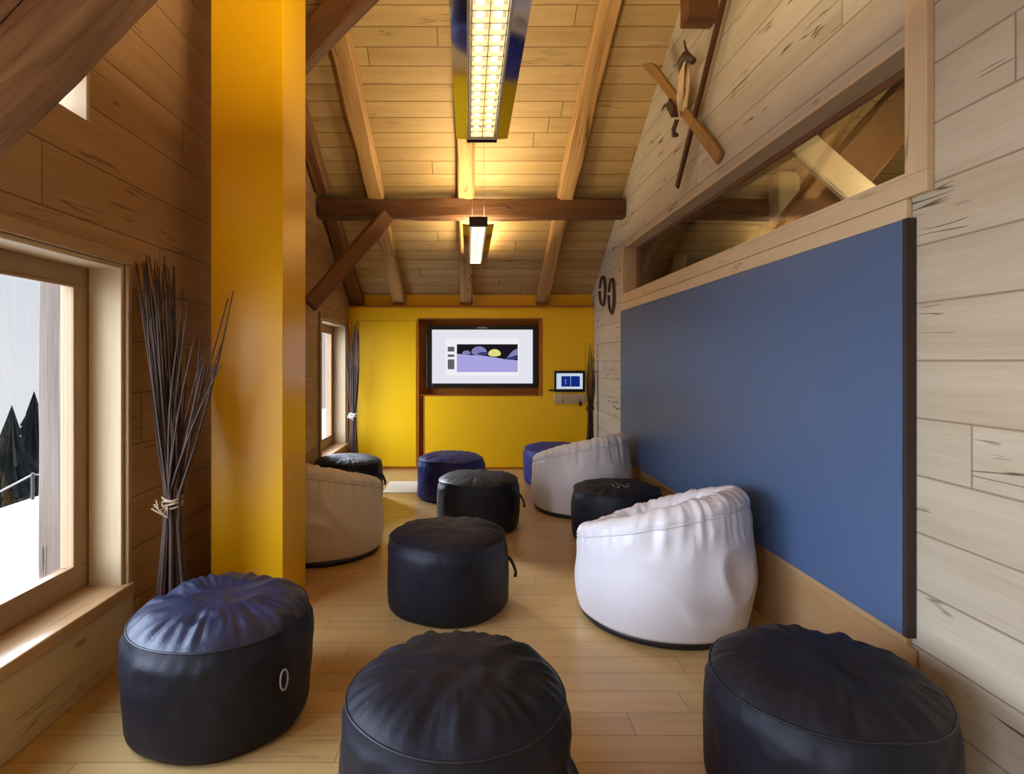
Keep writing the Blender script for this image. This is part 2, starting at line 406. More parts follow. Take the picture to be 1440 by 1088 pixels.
# interior window in the right wall: reveal, face trim, pane
m = MB(); y0, y1, z0, z1 = IW
m.box(XR-.002, XR+.13, y0, y1, z1-.02, z1-.001, 'y'); m.box(XR-.002, XR+.13, y1-.02, y1-.001, z0, z1-.02, 'z'); m.box(XR-.002, XR+.13, y0+.001, y0+.02, z0, z1-.02, 'z')
w5 = struct(m.build('window_5', M_trim, bevel=.002))
m = MB(); m.box(XR-.028, XR-.001, y0-.10, y1+.03, z0-.075, z0+.0, 'y'); m.box(XR-.028, XR-.001, y0-.10, y0, z0, 4.3, 'z'); m.box(XR-.02, XR-.001, y1, y1+.03, z0, z1+.02, 'z')
m.box(XR-.028, XR+.13, y0, y1-.02, z0, z0+.014, 'y')
m.build('face_trim', M_trim, w5, bevel=.003)
m = MB(); m.box(XR+.112, XR+.13, y0+.02, y1-.02, z1-.05, z1-.02, 'y'); m.box(XR+.112, XR+.13, y1-.10, y1-.02, z0+.014, z1-.05, 'z'); m.build('glazing_bead', M_brace, w5)
m = MB(); m.box(XR+.118, XR+.122, y0+.01, y1-.01, z0+.005, z1-.01, 'y'); m.build('pane', M_iglass, w5)

# board under the interior window, and the ledge under the blue board
m = MB(); m.box(XR-.022, XR-.001, 2.06, 5.90, 1.852, 1.922, 'y'); struct(m.build('trim_3', M_trim, bevel=.003))
m = MB(); m.box(XR-.02, XR-.001, 2.06, 5.86, .345, .372, 'y'); struct(m.build('trim_4', M_sill, bevel=.003))
m = MB(); m.box(XR-.012, XR-.001, 2.03, 5.9, .002, .34, 'y'); struct(m.build('baseboard_right', M_sill, bevel=.002))

m = MB(); m.box(.001, .014, -.2, 2.68, .002, .285, 'y'); struct(m.build('baseboard_left', M_trim, M=SH, bevel=.002))

# blue board
m = MB(); m.box(XR-.032, XR-.002, 2.064, 5.88, .378, 1.848, 'y')
bb = tag(m.build('wall_board', M_blue, bevel=.002), 'large smooth blue board mounted on the pale plank wall', 'wall board')
m = MB(); m.box(XR-.034, XR-.002, 2.040, 2.063, .378, 1.850, 'z'); m.build('edge_strip', M_bedge, bb)

# ------------------------------------------------------------------ timbers
def timber(name, label, cat, mat, group=None, **k):
    m = MB(); m.beam(**k); return tag(m.build(name, mat), label, cat, group)
GR = 'old rafters under the sloping boards'
def rafter(name, label, xa, xb, ya, yb, mat, w=.16, h=.125, group=GR, seed=0):
    za, zb = roof(ya)-h/2/math.cos(math.atan(SL))-.004, roof(yb)-h/2/math.cos(math.atan(SL))-.004
    return timber(name, label, 'rafter', mat, group, p0=(xa, ya, za), p1=(xb, yb, zb), w=w, h=h, rough=.006, seed=seed, chamfer=.016)
YT = 5.87
def lerp(x0, x1, y):  # rafters fan slightly from the back wall
    return x0+(x1-x0)*(7.277-y)/3.2
for k, (x0, x1, w1, w2, mt) in enumerate(((.93, 1.02, 'right-hand rafter from the tie beam up toward the ridge, beside the plank wall', 'right-hand short rafter between tie beam and yellow wall, above the small tablet', M_raft),
        (-.02, -.02, 'middle rafter above the tie beam, partly hidden by the long pendant light', 'middle short rafter behind the small far pendant light', M_raft),
        (-.86, -.985, 'left-hand rafter above the tie beam, to the right of the yellow column', 'left-hand short rafter behind the diagonal brace, above the yellow door', M_raft))):
    rafter('rafter', w1, lerp(x0, x1, YT-.10), lerp(x0, x1, RIDGE+.1), YT-.02, RIDGE+.1, mt, seed=k)
    rafter('rafter', w2, x0, lerp(x0, x1, YT+.10), 7.365, YT+.10, mt, seed=k+5, w=.15)
rafter('rafter', 'dark wall rafter against the left wall, above the far window', -1.39, -1.42, 7.365, YT+.12, M_brace, w=.15, h=.15, seed=11)
rafter('rafter', 'dark rafter against the left wall, above the tie beam behind the column', -1.43, -1.46, YT-.12, 3.6, M_brace, w=.13, h=.13, seed=12)
timber('tie_beam', 'dark brown tie beam crossing the room below the rafters', 'beam', M_beam, p0=(xl(YT)+.012, YT, 2.875), p1=(XR-.004, YT, 2.870), w=.17, h=.185, rough=.008, seed=3)
timber('tie_beam', 'dark tie beam seen through the long interior window', 'beam', M_beam, p0=(XR+.17, YT, 2.83), p1=(4.29, YT, 2.83), w=.17, h=.20, rough=.008, seed=4)
timber('brace', 'brown diagonal brace from left wall up to the tie beam, beside the far window', 'brace', M_brace, p0=(-1.445, 5.32, 1.86), p1=(-.80, 5.76, 2.775), w=.10, h=.145, rough=.004, seed=5)
timber('brace', 'thick brown diagonal brace rising from behind the top of the yellow column', 'brace', M_beam, p0=(-1.46, 4.05, 3.18), p1=(-.70, 4.05, 3.96), w=.13, h=.21, rough=.006, seed=6)
timber('log_brace', 'massive rough round log slanting across the top left corner', 'log', M_log, p0=(-1.49, 1.485, 1.76), p1=(-.18, 1.485, 3.07), w=.195, h=.20, rough=.012, rnd_shape=True, sides=64, seg=90, seed=2)
timber('tie_beam', 'dark tie beam high overhead that the rough log rises to', 'beam', M_beam, p0=(xl(1.5)+.02, 1.485, 3.22), p1=(XR-.004, 1.485, 3.22), w=.18, h=.2, rough=.008, seed=14)
timber('beam_end', 'short dark beam end sticking out of the wall above the crossed skis', 'beam', M_beam, p0=(XR-.19, 3.72, 3.62), p1=(XR-.004, 3.72, 3.62), w=.14, h=.24, rough=.005, seed=21)

# next room, seen through the interior window
timber('brace', 'dark thick brace rising to the right behind the interior glass', 'brace', M_beam, p0=(1.86, 4.15, 1.70), p1=(3.76, 4.15, 3.94), w=.16, h=.30, rough=.008, seed=7)
timber('brace', 'pale broad plank slanting down to the right behind the interior glass', 'brace', M_trim, p0=(2.02, 3.97, 3.05), p1=(4.27, 3.97, 1.09), w=.07, h=.20, rough=.003, seed=8)
timber('brace', 'pale short plank slanting behind the dark tie beam in the next room', 'brace', M_raft, p0=(1.95, 6.6, .01), p1=(2.4, 6.6, 2.54), w=.10, h=.15, rough=.004, seed=9)
timber('post', 'pale square post in the next room where the far tie beam ends', 'post', M_trim, p0=(3.05, 5.62, .002), p1=(3.05, 5.62, 3.14), w=.2, h=.2, rough=.003, up=(0,1,0), seed=10)
timber('rafter', 'pale rafter in the next room behind the left end of interior glass', 'rafter', M_raft, p0=(2.1, 7.3, roof(7.3)-.08), p1=(2.1, 2.2, roof(2.2)-.08), w=.16, h=.125, rough=.005, seed=15)
timber('rafter', 'pale rafter crossing high at the right end of the interior glass', 'rafter', M_raft, p0=(3.2, 7.3, roof(7.3)-.08), p1=(3.2, 2.2, roof(2.2)-.08), w=.16, h=.125, rough=.005, seed=16)

# yellow column
m = MB(); x0, x1, y0, y1 = -1.357, -.977, 3.078, 3.51
vs = m.box(x0, x1, y0, y1, .001, 1, 'z')
for v in vs:
    if v.co.z > .5: v.co.z = roof(v.co.y)-.004
tag(m.build('column', M_ycol, bevel=.004), 'glossy yellow square column standing from floor to roof near the left wall', 'column')

# ------------------------------------------------------------------ pendant lights
def pendant(label, cx, y0, y1, z, glow, glow_strength):
    L = y1-y0; yc = (y0+y1)/2
    t = thing('pendant_light', label, 'pendant light', (cx, yc, z), 0, 'long pendant lights down the middle of the room')
    h = L/2
    m = MB(); m.box(-.072, .072, -h+.02, h-.02, .052, .072, 'y'); m.box(-.072, -.064, -h+.02, h-.02, .0, .052, 'y'); m.box(.064, .072, -h+.02, h-.02, .0, .052, 'y')
    m.box(-.064, .064, h-.04, h-.02, 0, .052, 'x'); m.box(-.064, .064, -h+.02, -h+.04, 0, .052, 'x')
    m.build('housing', M_hous, t, bevel=.002)
    for s in (-1, 1):
        m = MB(); m.prism([(s*.073, -h, .010), (s*.128, -h, .014), (s*.128, -h, .018), (s*.073, -h, .015)], (0, L, 0))
        m.build('wing_plate', M_mirror, t)
        m = MB(); m.tube([(s*.030, -h+.06, .034), (s*.030, h-.06, .034)], .011, 10); m.build('tube_lamp', glow, t)
    m = MB(); m.box(-.002, .002, -h+.04, h-.04, .003, .022, 'y')
    for q in (-.058, .058): m.box(q-.003, q+.003, -h+.04, h-.04, .003, .022, 'y')
    n = int(L/.07)
    for k in range(n):
        yy = -h+.05+(L-.1)*k/(n-1); m.box(-.062, .062, yy-.003, yy+.003, .003, .020, 'x')
    m.build('louver', M_louv, t)
    m = MB(); m.box(-.075, .075, h, h+.012, -.002, .074, 'x'); m.build('end_cap', M_black, t)
    m = MB(); m.box(-.075, .075, -h-.012, -h, -.002, .074, 'x'); m.build('end_cap', M_black, t)
    for yy in (-h+.1, h-.1):
        for s in (-1, 1):
            m = MB(); top = roof(yc+yy)-z-.003
            m.tube([(s*.05, yy, .072), (s*.05, yy, top)], .0015, 6); m.build('suspension_wire', M_wire, t)
    return t
M_glow1 = emit('warm_tube_glow', (1, .82, .52, 1), 7)
M_glow2 = emit('white_tube_glow', (1, .95, .88, 1), 15)
pendant('long pendant light with mirrored side wings, near at the top of the room', .07, 1.02, 2.91, 2.4435, M_glow1, 1)
pendant('small-looking far pendant light hanging below the tie beam, before the screen', .085, 4.74, 6.64, 2.4435, M_glow2, 1)
pendant('unseen third pendant light added as fill behind the viewer, over the rear of the room', .07, -2.6, -.71, 2.4435, M_glow1, 1)  # unseen pendant added behind the camera for front fill

def area(name, loc, rot, sx, sy, power, col):
    l = bpy.data.lights.new(name, 'AREA'); l.shape = 'RECTANGLE'; l.size = sx; l.size_y = sy; l.energy = power; l.color = col
    o = bpy.data.objects.new(name, l); COL.objects.link(o); o.location = loc; o.rotation_euler = rot; return o
WARM = (1, .80, .50)
# uplight of the three pendants (their open tops light the boards above)
area('pendant_uplight', (.07, 1.965, 2.53), (PI, 0, 0), .14, 1.7, 66, WARM)
area('pendant_uplight', (.085, 5.69, 2.53), (PI, 0, 0), .14, 1.7, 36, WARM)
area('pendant_uplight', (.07, -1.655, 2.53), (PI, 0, 0), .14, 1.7, 36, WARM)  # belongs to the added rear pendant, more fill
# unseen area light added to brighten the next room
area('annex_fill_light', (2.9, 3.6, 2.2), (PI, 0, 0), .3, 1.5, 22, (1, .82, .55))

# ------------------------------------------------------------------ poufs
def cn(th, k, c): return Vector((math.cos(th)*k, math.sin(th)*k, c))
def pouf(x, y, rz, label, mat, seed, topmat=None, *, dome=.06, dents=(), handle=None, R=.33, H=.385, wr=1.0, tilt=0.0, tiltdir=0.0, loop='strap', mark=False):
    t = thing('pouf', label, 'pouf', (x, y, 0.001), rz, 'round nylon poufs on the floor')
    NT = 168; th = [2*PI*k/NT for k in range(NT)]
    zr = [H+.010*noise.noise(cn(a, 1.4, seed*1.7))+tilt*math.cos(a-tiltdir)*R for a in th]
    rim = [R*.972*(1+.014*noise.noise(cn(a, 1.6, seed+3.3))) for a in th]
    def side(a, i, tt):
        z = zr[i]*tt
        base = 1-.075*max(0, 1-tt/.10)**2 + .018*math.sin(PI*min(1, tt*1.02)) - .022*max(0, (tt-.8)/.2)**2
        f = .012*noise.noise(cn(a, 1.8, tt*1.7+seed)) + wr*.008*tt**3*noise.noise(cn(a, 9, tt*2+seed)) + (.3+wr)*.008*(1-abs(noise.noise(cn(a, 3.2, tt*3.4+seed*2)))*2)*tt**1.5
        r = R*base+f; k = max(0, (tt-.86)/.14); r = r*(1-k)+rim[i]*k
        return Vector((math.cos(a)*r, math.sin(a)*r, z))
    m = MB(); m.grid([[side(a, i, j/30) for i, a in enumerate(th)] for j in range(31)], close_start=True)
    m.build('side_panel', mat, t)
    def top(a, i, q):
        r = rim[i]*q; px, py = math.cos(a)*r, math.sin(a)*r
        z = zr[i]*q + (H+.0)*(1-q) + dome*(1-q**2.6)**.85
        e = (1-q)*q**5*15
        z += wr*(.016*(1-2.2*abs(noise.noise(cn(a, 4.6, q*1.1+seed))))+.010*noise.noise(cn(a, 11, q*.8+seed)))*min(1, e)
        z += .010*noise.noise(Vector((px*5, py*5, seed)))*(1-q*q) + wr*.007*(1-2*abs(noise.noise(Vector((px*7+seed, py*11, seed)))))*(1-q**4)*1.6
        for dx, dy, sx, sy, ang, dp in dents:
            c_, s_ = math.cos(ang), math.sin(ang); ax, ay = (px-dx)*c_+(py-dy)*s_, -(px-dx)*s_+(py-dy)*c_
            z -= dp*math.exp(-(ax/sx)**2-(ay/sy)**2)*(1-q**6)
        return Vector((px, py, z))
    m = MB(); m.grid([[top(a, i, 1-j/30) for i, a in enumerate(th)] for j in range(30)], close_end=True)
    tp = m.build('top_panel', topmat or mat, t)
    m = MB(); ring = [[Vector((math.cos(a)*(rim[i]+.004*math.cos(p)), math.sin(a)*(rim[i]+.004*math.cos(p)), zr[i]+.004*math.sin(p))) for i, a in enumerate(th)] for p in [2*PI*k/6 for k in range(7)]]
    m.grid(ring); m.build('piping', M_pip, tp)
    if handle is not None:
        a = handle-rz; ca, sa = math.cos(a), math.sin(a); tx = (-sa, ca, 0); r0 = R*1.015
        m = MB()
        if loop == 'strap':
            prof = [(.0, .262), (.008, .255), (.020, .235), (.034, .205), (.042, .178), (.040, .162), (.030, .166)]
            m.strip([(ca*(r0+d_), sa*(r0+d_), z_) for d_, z_ in prof], tx, .030, .014)
        else:
            n_ = 22
            pts = []
            for k in range(n_+1):
                b = 2*PI*k/n_; w_ = .017*math.sin(b); pts.append((ca*(r0+.016)-sa*w_, sa*(r0+.016)+ca*w_, .22+.036*math.cos(b)))
            m.tube(pts, .0035, 8, cap=False)
        m.build('carry_handle', M_dark if loop == 'strap' else M_mark, t)
    if mark:
        m = MB()
        # a few pale upright strokes on the top cloth: I J U
        ux, uy = math.cos(-rz), math.sin(-rz); vx, vy = -uy, ux
        def P(a_, b_):
            wx, wy = .02+a_, -.13+b_; r_ = math.hypot(wx, wy); q_ = r_/(R*.972)
            lx, ly = ux*wx-uy*wy, uy*wx+ux*wy; an = math.atan2(ly, lx); i_ = int(round((an % (2*PI))/(2*PI)*NT)) % NT
            zt = top(an, i_, q_).z+.003
            return (lx, ly, zt)
        for s_ in ([(-.07, .0), (-.07, .09)], [(-.03, .11), (-.03, .0), (-.04, -.03), (-.055, -.02)], [(.0, .08), (.0, .02), (.012, 0), (.032, 0), (.044, .02), (.044, .08)]):
            m.tube([P(*p) for p in s_], .0022, 6)
        o = m.build('pale_strokes', M_mark, t)
    return t
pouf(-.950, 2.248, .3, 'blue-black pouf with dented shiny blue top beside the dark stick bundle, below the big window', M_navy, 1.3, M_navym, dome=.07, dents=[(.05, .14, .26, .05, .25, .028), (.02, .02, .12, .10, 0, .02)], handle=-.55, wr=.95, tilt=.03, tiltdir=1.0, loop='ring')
pouf(-.035, 1.737, 1.1, 'black pouf with brownish top at the bottom middle, nearest to the viewer', M_navy, 4.1, dome=.085, dents=[(-.05, .05, .3, .03, -1.1, .014)], handle=-.45, wr=.72, H=.375)
pouf(1.090, 1.796, 2.2, 'black pouf with a sunken crease at the bottom right, beside the plank wall', M_navy, 6.7, dome=.07, dents=[(-.06, -.02, .22, .06, -.9, .03), (.1, .05, .1, .1, 0, .012)], wr=.72, H=.375)
pouf(-.110, 3.245, .7, 'black pouf with one blue-lit side standing alone in the middle of the floor', M_navy, 9.2, dome=.055, dents=[(0, 0, .3, .035, .6, .010)], handle=-.05, wr=.45)
pouf(.084, 4.766, 1.9, 'dark navy pouf just in front of the bright royal blue pouf', M_navy, 12.4, dome=.05, dents=[(.04, -.05, .25, .04, .3, .010)], handle=-.05, wr=.4)
pouf(-.169, 5.790, 2.9, 'bright royal blue pouf in front of the large wall screen', M_navyb, 15.8, dome=.05, dents=[(0, .0, .2, .05, 1.2, .012)], wr=.5)
pouf(.956, 6.480, 3.3, 'royal blue pouf under the tablet, half behind the far white armchair', M_navyb, 18.1, dome=.045, dents=[], wr=.4)
pouf(-1.160, 5.660, .2, 'near-black pouf below the far window, behind the cream armchair', M_navy, 21.5, dome=.045, dents=[], handle=-.15, wr=.4, R=.325)
pouf(1.125, 4.415, .9, 'dark pouf with pale strokes on top, between the two white armchairs', M_navy, 25.2, dome=.04, dents=[], wr=.35, mark=True)

# ------------------------------------------------------------------ bean bag armchairs
def armchair(x, y, back, label, mat, seed, R=.46, lo=.45, hi=.70, wr=1.0):
    t = thing('beanbag_armchair', label, 'armchair', (x, y, .001), 0, 'bucket beanbag armchairs')
    NT = 200; th = [2*PI*k/NT for k in range(NT)]
    sm = lambda v: v*v*(3-2*v)
    def Hh(a): return lo+(hi-lo)*((1+math.cos(a-back))/2)**.8
    seat = .42
    def outer(a, tt):
        H = Hh(a); z = .035+(H-.07-.035)*tt
        r = R*(.93+.07*math.sin(min(1, tt*1.9)*PI/2)) - R*.075*tt**3
        r -= .03*max(0, math.cos(a-back))*tt**2*0.5
        g = .010*noise.noise(cn(a, 1.5, tt*1.6+seed)) + wr*(.012*(1-2.4*abs(noise.noise(cn(a, 6.5, tt*1.4+seed))))+.010*(1-2.6*abs(noise.noise(cn(a, 13, tt*1.2+seed)))))*max(0, (tt-.66)/.34)**1.3*(1-max(0, (tt-.9)/.1)*.4)
        d = wr*.010*(1-2.6*abs(noise.noise(Vector((math.cos(a)*2.2+tt*1.6, math.sin(a)*2.2-tt*1.2, tt*2.6+seed)))))*math.sin(PI*min(1, tt*1.02))*max(0, math.cos(a-back-.1))**.6*1.4
        r += g+d
        return Vector((math.cos(a)*r, math.sin(a)*r, z))
    rows = [[outer(a, j/40) for a in th] for j in range(41)]
    # rolled rim
    rr = .07
    last = rows[-1]
    for j in range(1, 13):
        p = PI*j/12; row = []
        for a, o in zip(th, last):
            ro = math.hypot(o.x, o.y); cr = ro-rr
            wv = wr*(.007*(1-2.4*abs(noise.noise(cn(a, 12, p*.5+seed))))*math.cos(p/2)+.006*noise.noise(cn(a, 9, p*.6+seed))+.006*(1-2*abs(noise.noise(cn(a, 5, p*.5+seed+4)))))
            r = cr+math.cos(p)*(rr+wv); z = o.z+math.sin(p)*(rr+wv)
            row.append(Vector((math.cos(a)*r, math.sin(a)*r, z)))
        rows.append(row)
    m = MB(); m.grid(rows, close_start=True)
    rim_in = rows[-1]
    shl = m.build('shell', mat, t)
    # inner cushion: from the rim down the back to the seat
    rows = []
    for j in range(31):
        q = j/30; row = []
        for a, o in zip(th, rim_in):
            r0 = math.hypot(o.x, o.y)+.008; z0 = o.z+.004
            sh = .10*max(0, math.cos(a-back))
            r = r0*(1-q)
            dz = z0-seat
            k = sm(min(1, q/.55))
            z = z0-dz*k+.035*math.sin(PI*min(1, q*1.0))*(1-max(0, math.cos(a-back))*.6)
            z += wr*.008*noise.noise(Vector((math.cos(a)*r*7, math.sin(a)*r*7, seed)))*(1-(1-q)**4)
            row.append(Vector((math.cos(a)*r, math.sin(a)*r, z)))
        rows.append(row)
    rows = rows[:-1]
    m = MB(); m.grid(rows, close_end=True); m.build('seat_cushion', mat, t)
    m = MB()
    pts = last
    m.grid([[Vector((p.x*(1+.004/R)+math.cos(a)*.004*math.cos(q), p.y*(1+.004/R)+math.sin(a)*.004*math.cos(q), p.z+.004*math.sin(q))) for a, p in zip(th, pts)] for q in [2*PI*k/6 for k in range(7)]])
    m.build('rim_seam', mat, shl)
    m = MB(); m.grid([[Vector((math.cos(a)*R*f, math.sin(a)*R*f, z)) for a in th] for f, z in ((.90, 0), (.925, .012), (.93, .036), (.9, .04))], close_start=True, close_end=True)
    m.build('base', M_dark, t)
    return t
armchair(1.035, 3.13, -.75, 'large white beanbag armchair nearest to the viewer, in front of the blue board', M_white, 2.2, wr=1.3, lo=.42)
armchair(1.035, 5.35, -.75, 'white beanbag armchair farther back, at the far end of the blue board', M_white, 5.4, R=.455, wr=1.2)
armchair(-1.060, 4.20, PI+.9, 'cream beanbag armchair half hidden behind the yellow column', M_cream, 8.9, R=.455, hi=.68, wr=1.0)

# ------------------------------------------------------------------ screens on the yellow wall
tv = thing('wall_screen', 'large black-framed wall screen showing a snow picture, in the yellow wall niche', 'screen', (.18, 7.33, 1.399))
m = MB(); x0, x1, z0, z1 = -.70, .70, -.39, .39
m.box(x0, x1, .03, .10, z0, z1, 'x'); m.build('casing', M_black, tv, bevel=.008)
m = MB(); bx0, bx1, bz0, bz1 = -.632, .636, -.335, .341
for q in ((x0, bx0, z0, z1), (bx1, x1, z0, z1), (bx0, bx1, z0, bz0), (bx0, bx1, bz1, z1)): m.box(q[0], q[1], 0, .03, q[2], q[3], 'x')
m.build('bezel', M_black, tv, bevel=.004)
def flat(name, mat, parent, pts, y): 
    m = MB(); m.poly([(p[0], y, p[1]) for p in pts]); o = m.build(name, mat, parent, recalc=False)
    return o
S = lambda r, g, b: emit('screen_%d_%d_%d' % (r, g, b), lin(r, g, b), .86)
W, LG, GY, BKc, LV, ST, YL, DB, PB = S(228,228,238), S(240,240,244), S(96,96,104), S(26,24,30), S(170,164,222), S(128,126,180), S(226,222,130), S(60,58,110), S(20,40,120)
def rect(a, b, c, d): return [(a, c), (b, c), (b, d), (a, d)]
flat('screen', W, tv, rect(bx0, bx1, bz0, bz1), .020)
# px->screen: centre of picture (678.5,502), 112.7 px per metre
def sp(px, py): return ((px-678.5)/112.7, (502-py)/112.7+.003)
def prect(a, b, c, d): return [sp(a, d), sp(b, d), sp(b, c), sp(a, c)]
sl = flat('slide', LG, tv, prect(626.5, 731, 476, 529), .019)
for i, (c0, c1) in enumerate(((488, 495), (499, 502.5), (506, 520))):
    flat('slide_text', GY, sl, prect(629.5, 639, c0, c1), .018)
ph = flat('photo', BKc, tv, prect(642.5, 729, 484.5, 524), .018)
flat('photo_snow', LV, ph, [sp(642.5, 524), sp(729, 524), sp(729, 507.5), sp(712, 506), sp(695, 503), sp(677, 500.5), sp(660, 500), sp(642.5, 498)], .017)
def blob(cx, cy, rx, ry, n=22, flatb=.5):
    return [sp(cx+rx*math.cos(-2*PI*k/n), cy-ry*math.sin(-2*PI*k/n)*(1 if math.sin(-2*PI*k/n) > 0 else flatb)) for k in range(n)][::-1]
flat('photo_boulder', ST, ph, blob(656, 497.5, 6, 4), .016)
flat('photo_boulder', ST, ph, blob(674, 496, 11, 8.5), .0158)
flat('photo_boulder', DB, ph, blob(680, 498.5, 8, 3), .0156)
flat('photo_boulder', YL, ph, blob(696, 498.5, 9, 7), .0154)
flat('photo_boulder', DB, ph, blob(720, 505, 8.5, 4, flatb=.4), .0156)
flat('photo_boulder', ST, ph, [sp(714, 503.5), sp(729, 500), sp(729, 490.5), sp(723, 493), sp(718, 498)], .0154)
m = MB(); m.box(-.06, .06, -.002, .0, .355, .375, 'x'); m.build('maker_badge', M_mark, tv)

tb = thing('wall_tablet', 'small black tablet with blue picture on the yellow wall, right of the big screen', 'tablet', (1.265, 7.262, 1.093))
m = MB(); m.box(-.19, .19, -.022, .0, -.132, .132, 'x'); m.build('casing', M_black, tb, bevel=.006)
flat('screen', S(196,210,228), tb, rect(-.165, .16, -.095, .10), -.0225)
pic = flat('picture', PB, tb, rect(-.105, .125, -.065, .065), -.0232)
flat('picture_line', S(150,180,220), pic, rect(.008, .014, -.06, .062), -.0238)
flat('picture_line', S(150,180,220), pic, rect(-.055, -.049, -.04, .03), -.0238)
sh = thing('key_rail', 'pale wooden key board with two hooks below the small tablet', 'key rail', (1.265, 7.272, .872))
m = MB(); m.box(-.19, .20, -.016, 0, -.06, .065, 'x'); m.build('board', M_trim, sh, bevel=.003)
for xx in (-.09, .13):
    m = MB(); m.tube([(xx, -.016, .0), (xx, -.035, -.005), (xx, -.042, -.03), (xx, -.030, -.045)], .005, 8); m.build('hook', M_black, sh)
m = MB()
for q in (-.012, .010): m.box(.13+q-.008, .13+q+.008, -.050, -.044, -.085, -.03, 'z')
tag(m.build('keys', M_dark, M=Matrix.Translation((1.265, 7.272, .872))), 'dark keys hanging from the right hook of the key board', 'keys')
m = MB(); m.box(1.01, 1.075, 7.255, 7.276, .972, .992, 'x'); tag(m.build('door_latch', M_dark, bevel=.003), 'small dark latch on the yellow wall left of the tablet', 'latch')

# white sheet on the floor
m = MB(); m.box(-.87, -.44, 5.95, 6.50, .001, .006, 'x'); tag(m.build('floor_sheet', M_sheet), 'white rectangular sheet lying on the wooden floor left of the bright blue pouf', 'sheet')

# ------------------------------------------------------------------ stick bundles
def bundle(x, y, label, n, tie, top, rb, rt, lean, seed, limits, bind=M_twine, thick=.007, fan=False):
    t = thing('stick_bundle', label, 'stick bundle', (x, y, .001)); R = random.Random(seed)
    for k in range(n):
        a = R.random()*2*PI; q = math.sqrt(R.random())
        b = Vector((math.cos(a)*rb*q, math.sin(a)*rb*q*.8, 0))
        k1 = Vector((math.cos(a)*.028*q, math.sin(a)*.028*q, tie))
        a2 = a+PI*.15*R.uniform(-1, 1); hh = top*R.uniform(.80, 1.0); sp_ = R.uniform(.15, 1)
        e = Vector((lean[0]+math.cos(a2)*rt*sp_, lean[1]+math.sin(a2)*rt*sp_*.55, hh))
        if fan: e.x = R.uniform(-.15, .0) if k % 3 else R.uniform(.0, .30); e.z = top*(R.uniform(.93, 1.0) if k % 3 else R.uniform(.72, .92))
        e.x = min(max(e.x, limits[0]), limits[1]); e.y = min(max(e.y, limits[2]), limits[3])
        pts = []; r0 = thick*R.uniform(.7, 1.2)
        for i in range(11):
            s = i/10
            if s <= .36: p = b.lerp(k1, s/.36)
            else:
                u = (s-.36)/.64; p = k1.lerp(e, u)+Vector((k1.x, k1.y, 0))*math.sin(PI*u)*.8
            p = p+Vector((noise.noise(Vector((s*3, k*1.7, seed)))*.006, noise.noise(Vector((s*3, k*1.7, seed+9)))*.006, 0))
            pts.append(p)
        m = MB(); m.tube(pts, [r0*(1-.75*i/10) for i in range(11)], 7); m.build('stick', M_stick, t)
    m = MB()
    for k in range(4):
        zz = tie-.02+k*.012; pts = [(math.cos(q*.5)*.043, math.sin(q*.5)*.043, zz+.006*math.sin(q*1.1+k*2)) for q in range(14)]
        m.tube(pts, .005, 6)
    for k in range(3):
        m.tube([(-.03, -.045, tie), (-.045-.01*k, -.06, tie+.02-.02*k), (-.03+.02*k, -.065, tie-.03-.015*k), (.0, -.05, tie-.01)], .004, 6)
    m.build('binding', bind, t)
    return t
bundle(-1.385, 2.735, 'tall bundle of dark sticks tied with pale twine, between big window and yellow column', 58, .69, 1.84, .10, .24, (-.01, -.02), 5, (-.145, .30, -.12, .16), thick=.0105, fan=True)
bundle(-1.375, 7.02, 'dark stick bundle tied with a white band, between far window and yellow wall', 28, .70, 1.84, .06, .09, (0, .02), 8, (-.09, .12, -.1, .2), bind=M_sheet, thick=.012)
bundle(1.475, 7.03, 'dark stick bundle standing in the right corner below the hanging loops', 20, .78, 1.58, .06, .06, (0, .0), 12, (-.09, .075, -.15, .18), bind=M_leath, thick=.008)

# ------------------------------------------------------------------ on the right wall: crossed skis, looped straps
def ski(label, p0, p1, mat, w, t_, tipup, group):
    p0, p1 = Vector(p0), Vector(p1); d = (p1-p0); L = d.length; d.normalize()
    nx = Vector((-1, 0, 0)); side = d.cross(nx).normalized(); m = MB(); rings = []
    for i in range(25):
        s = i/24; ww = w/2*(1-.12*math.sin(PI*s)); 
        if s > .9: ww *= max(.12, math.cos((s-.9)/.1*PI/2)**.7)
        up = tipup*max(0, (s-.86)/.14)**2
        c = p0+d*(L*s)+nx*up
        tt = t_/2*(1 if s > .1 else .8)
        rings.append([c+side*ww+nx*tt, c-side*ww+nx*tt, c-side*ww-nx*tt, c+side*ww-nx*tt])
    m.grid(rings, True, True)
    for f in m.bm.faces:
        f.smooth = False
        for l in f.loops: l[m.uv].uv = ((l.vert.co-p0).dot(d), (l.vert.co-p0).dot(side))
    root = tag(m.build('old_ski', mat), label, 'ski', group)
    return root
s1 = ski('dark narrow old ski leaning right, crossing over the pale ski on the wall', (1.515, 4.224, 2.607), (1.505, 3.02, 3.93), M_skidk, .05, .022, .02, 'crossed skis on the wall')
s2 = ski('pale wide old wooden ski leaning left under the dark ski on the wall', (1.545, 3.578, 2.594), (1.44, 4.62, 3.70), M_ski, .085, .022, .05, 'crossed skis on the wall')
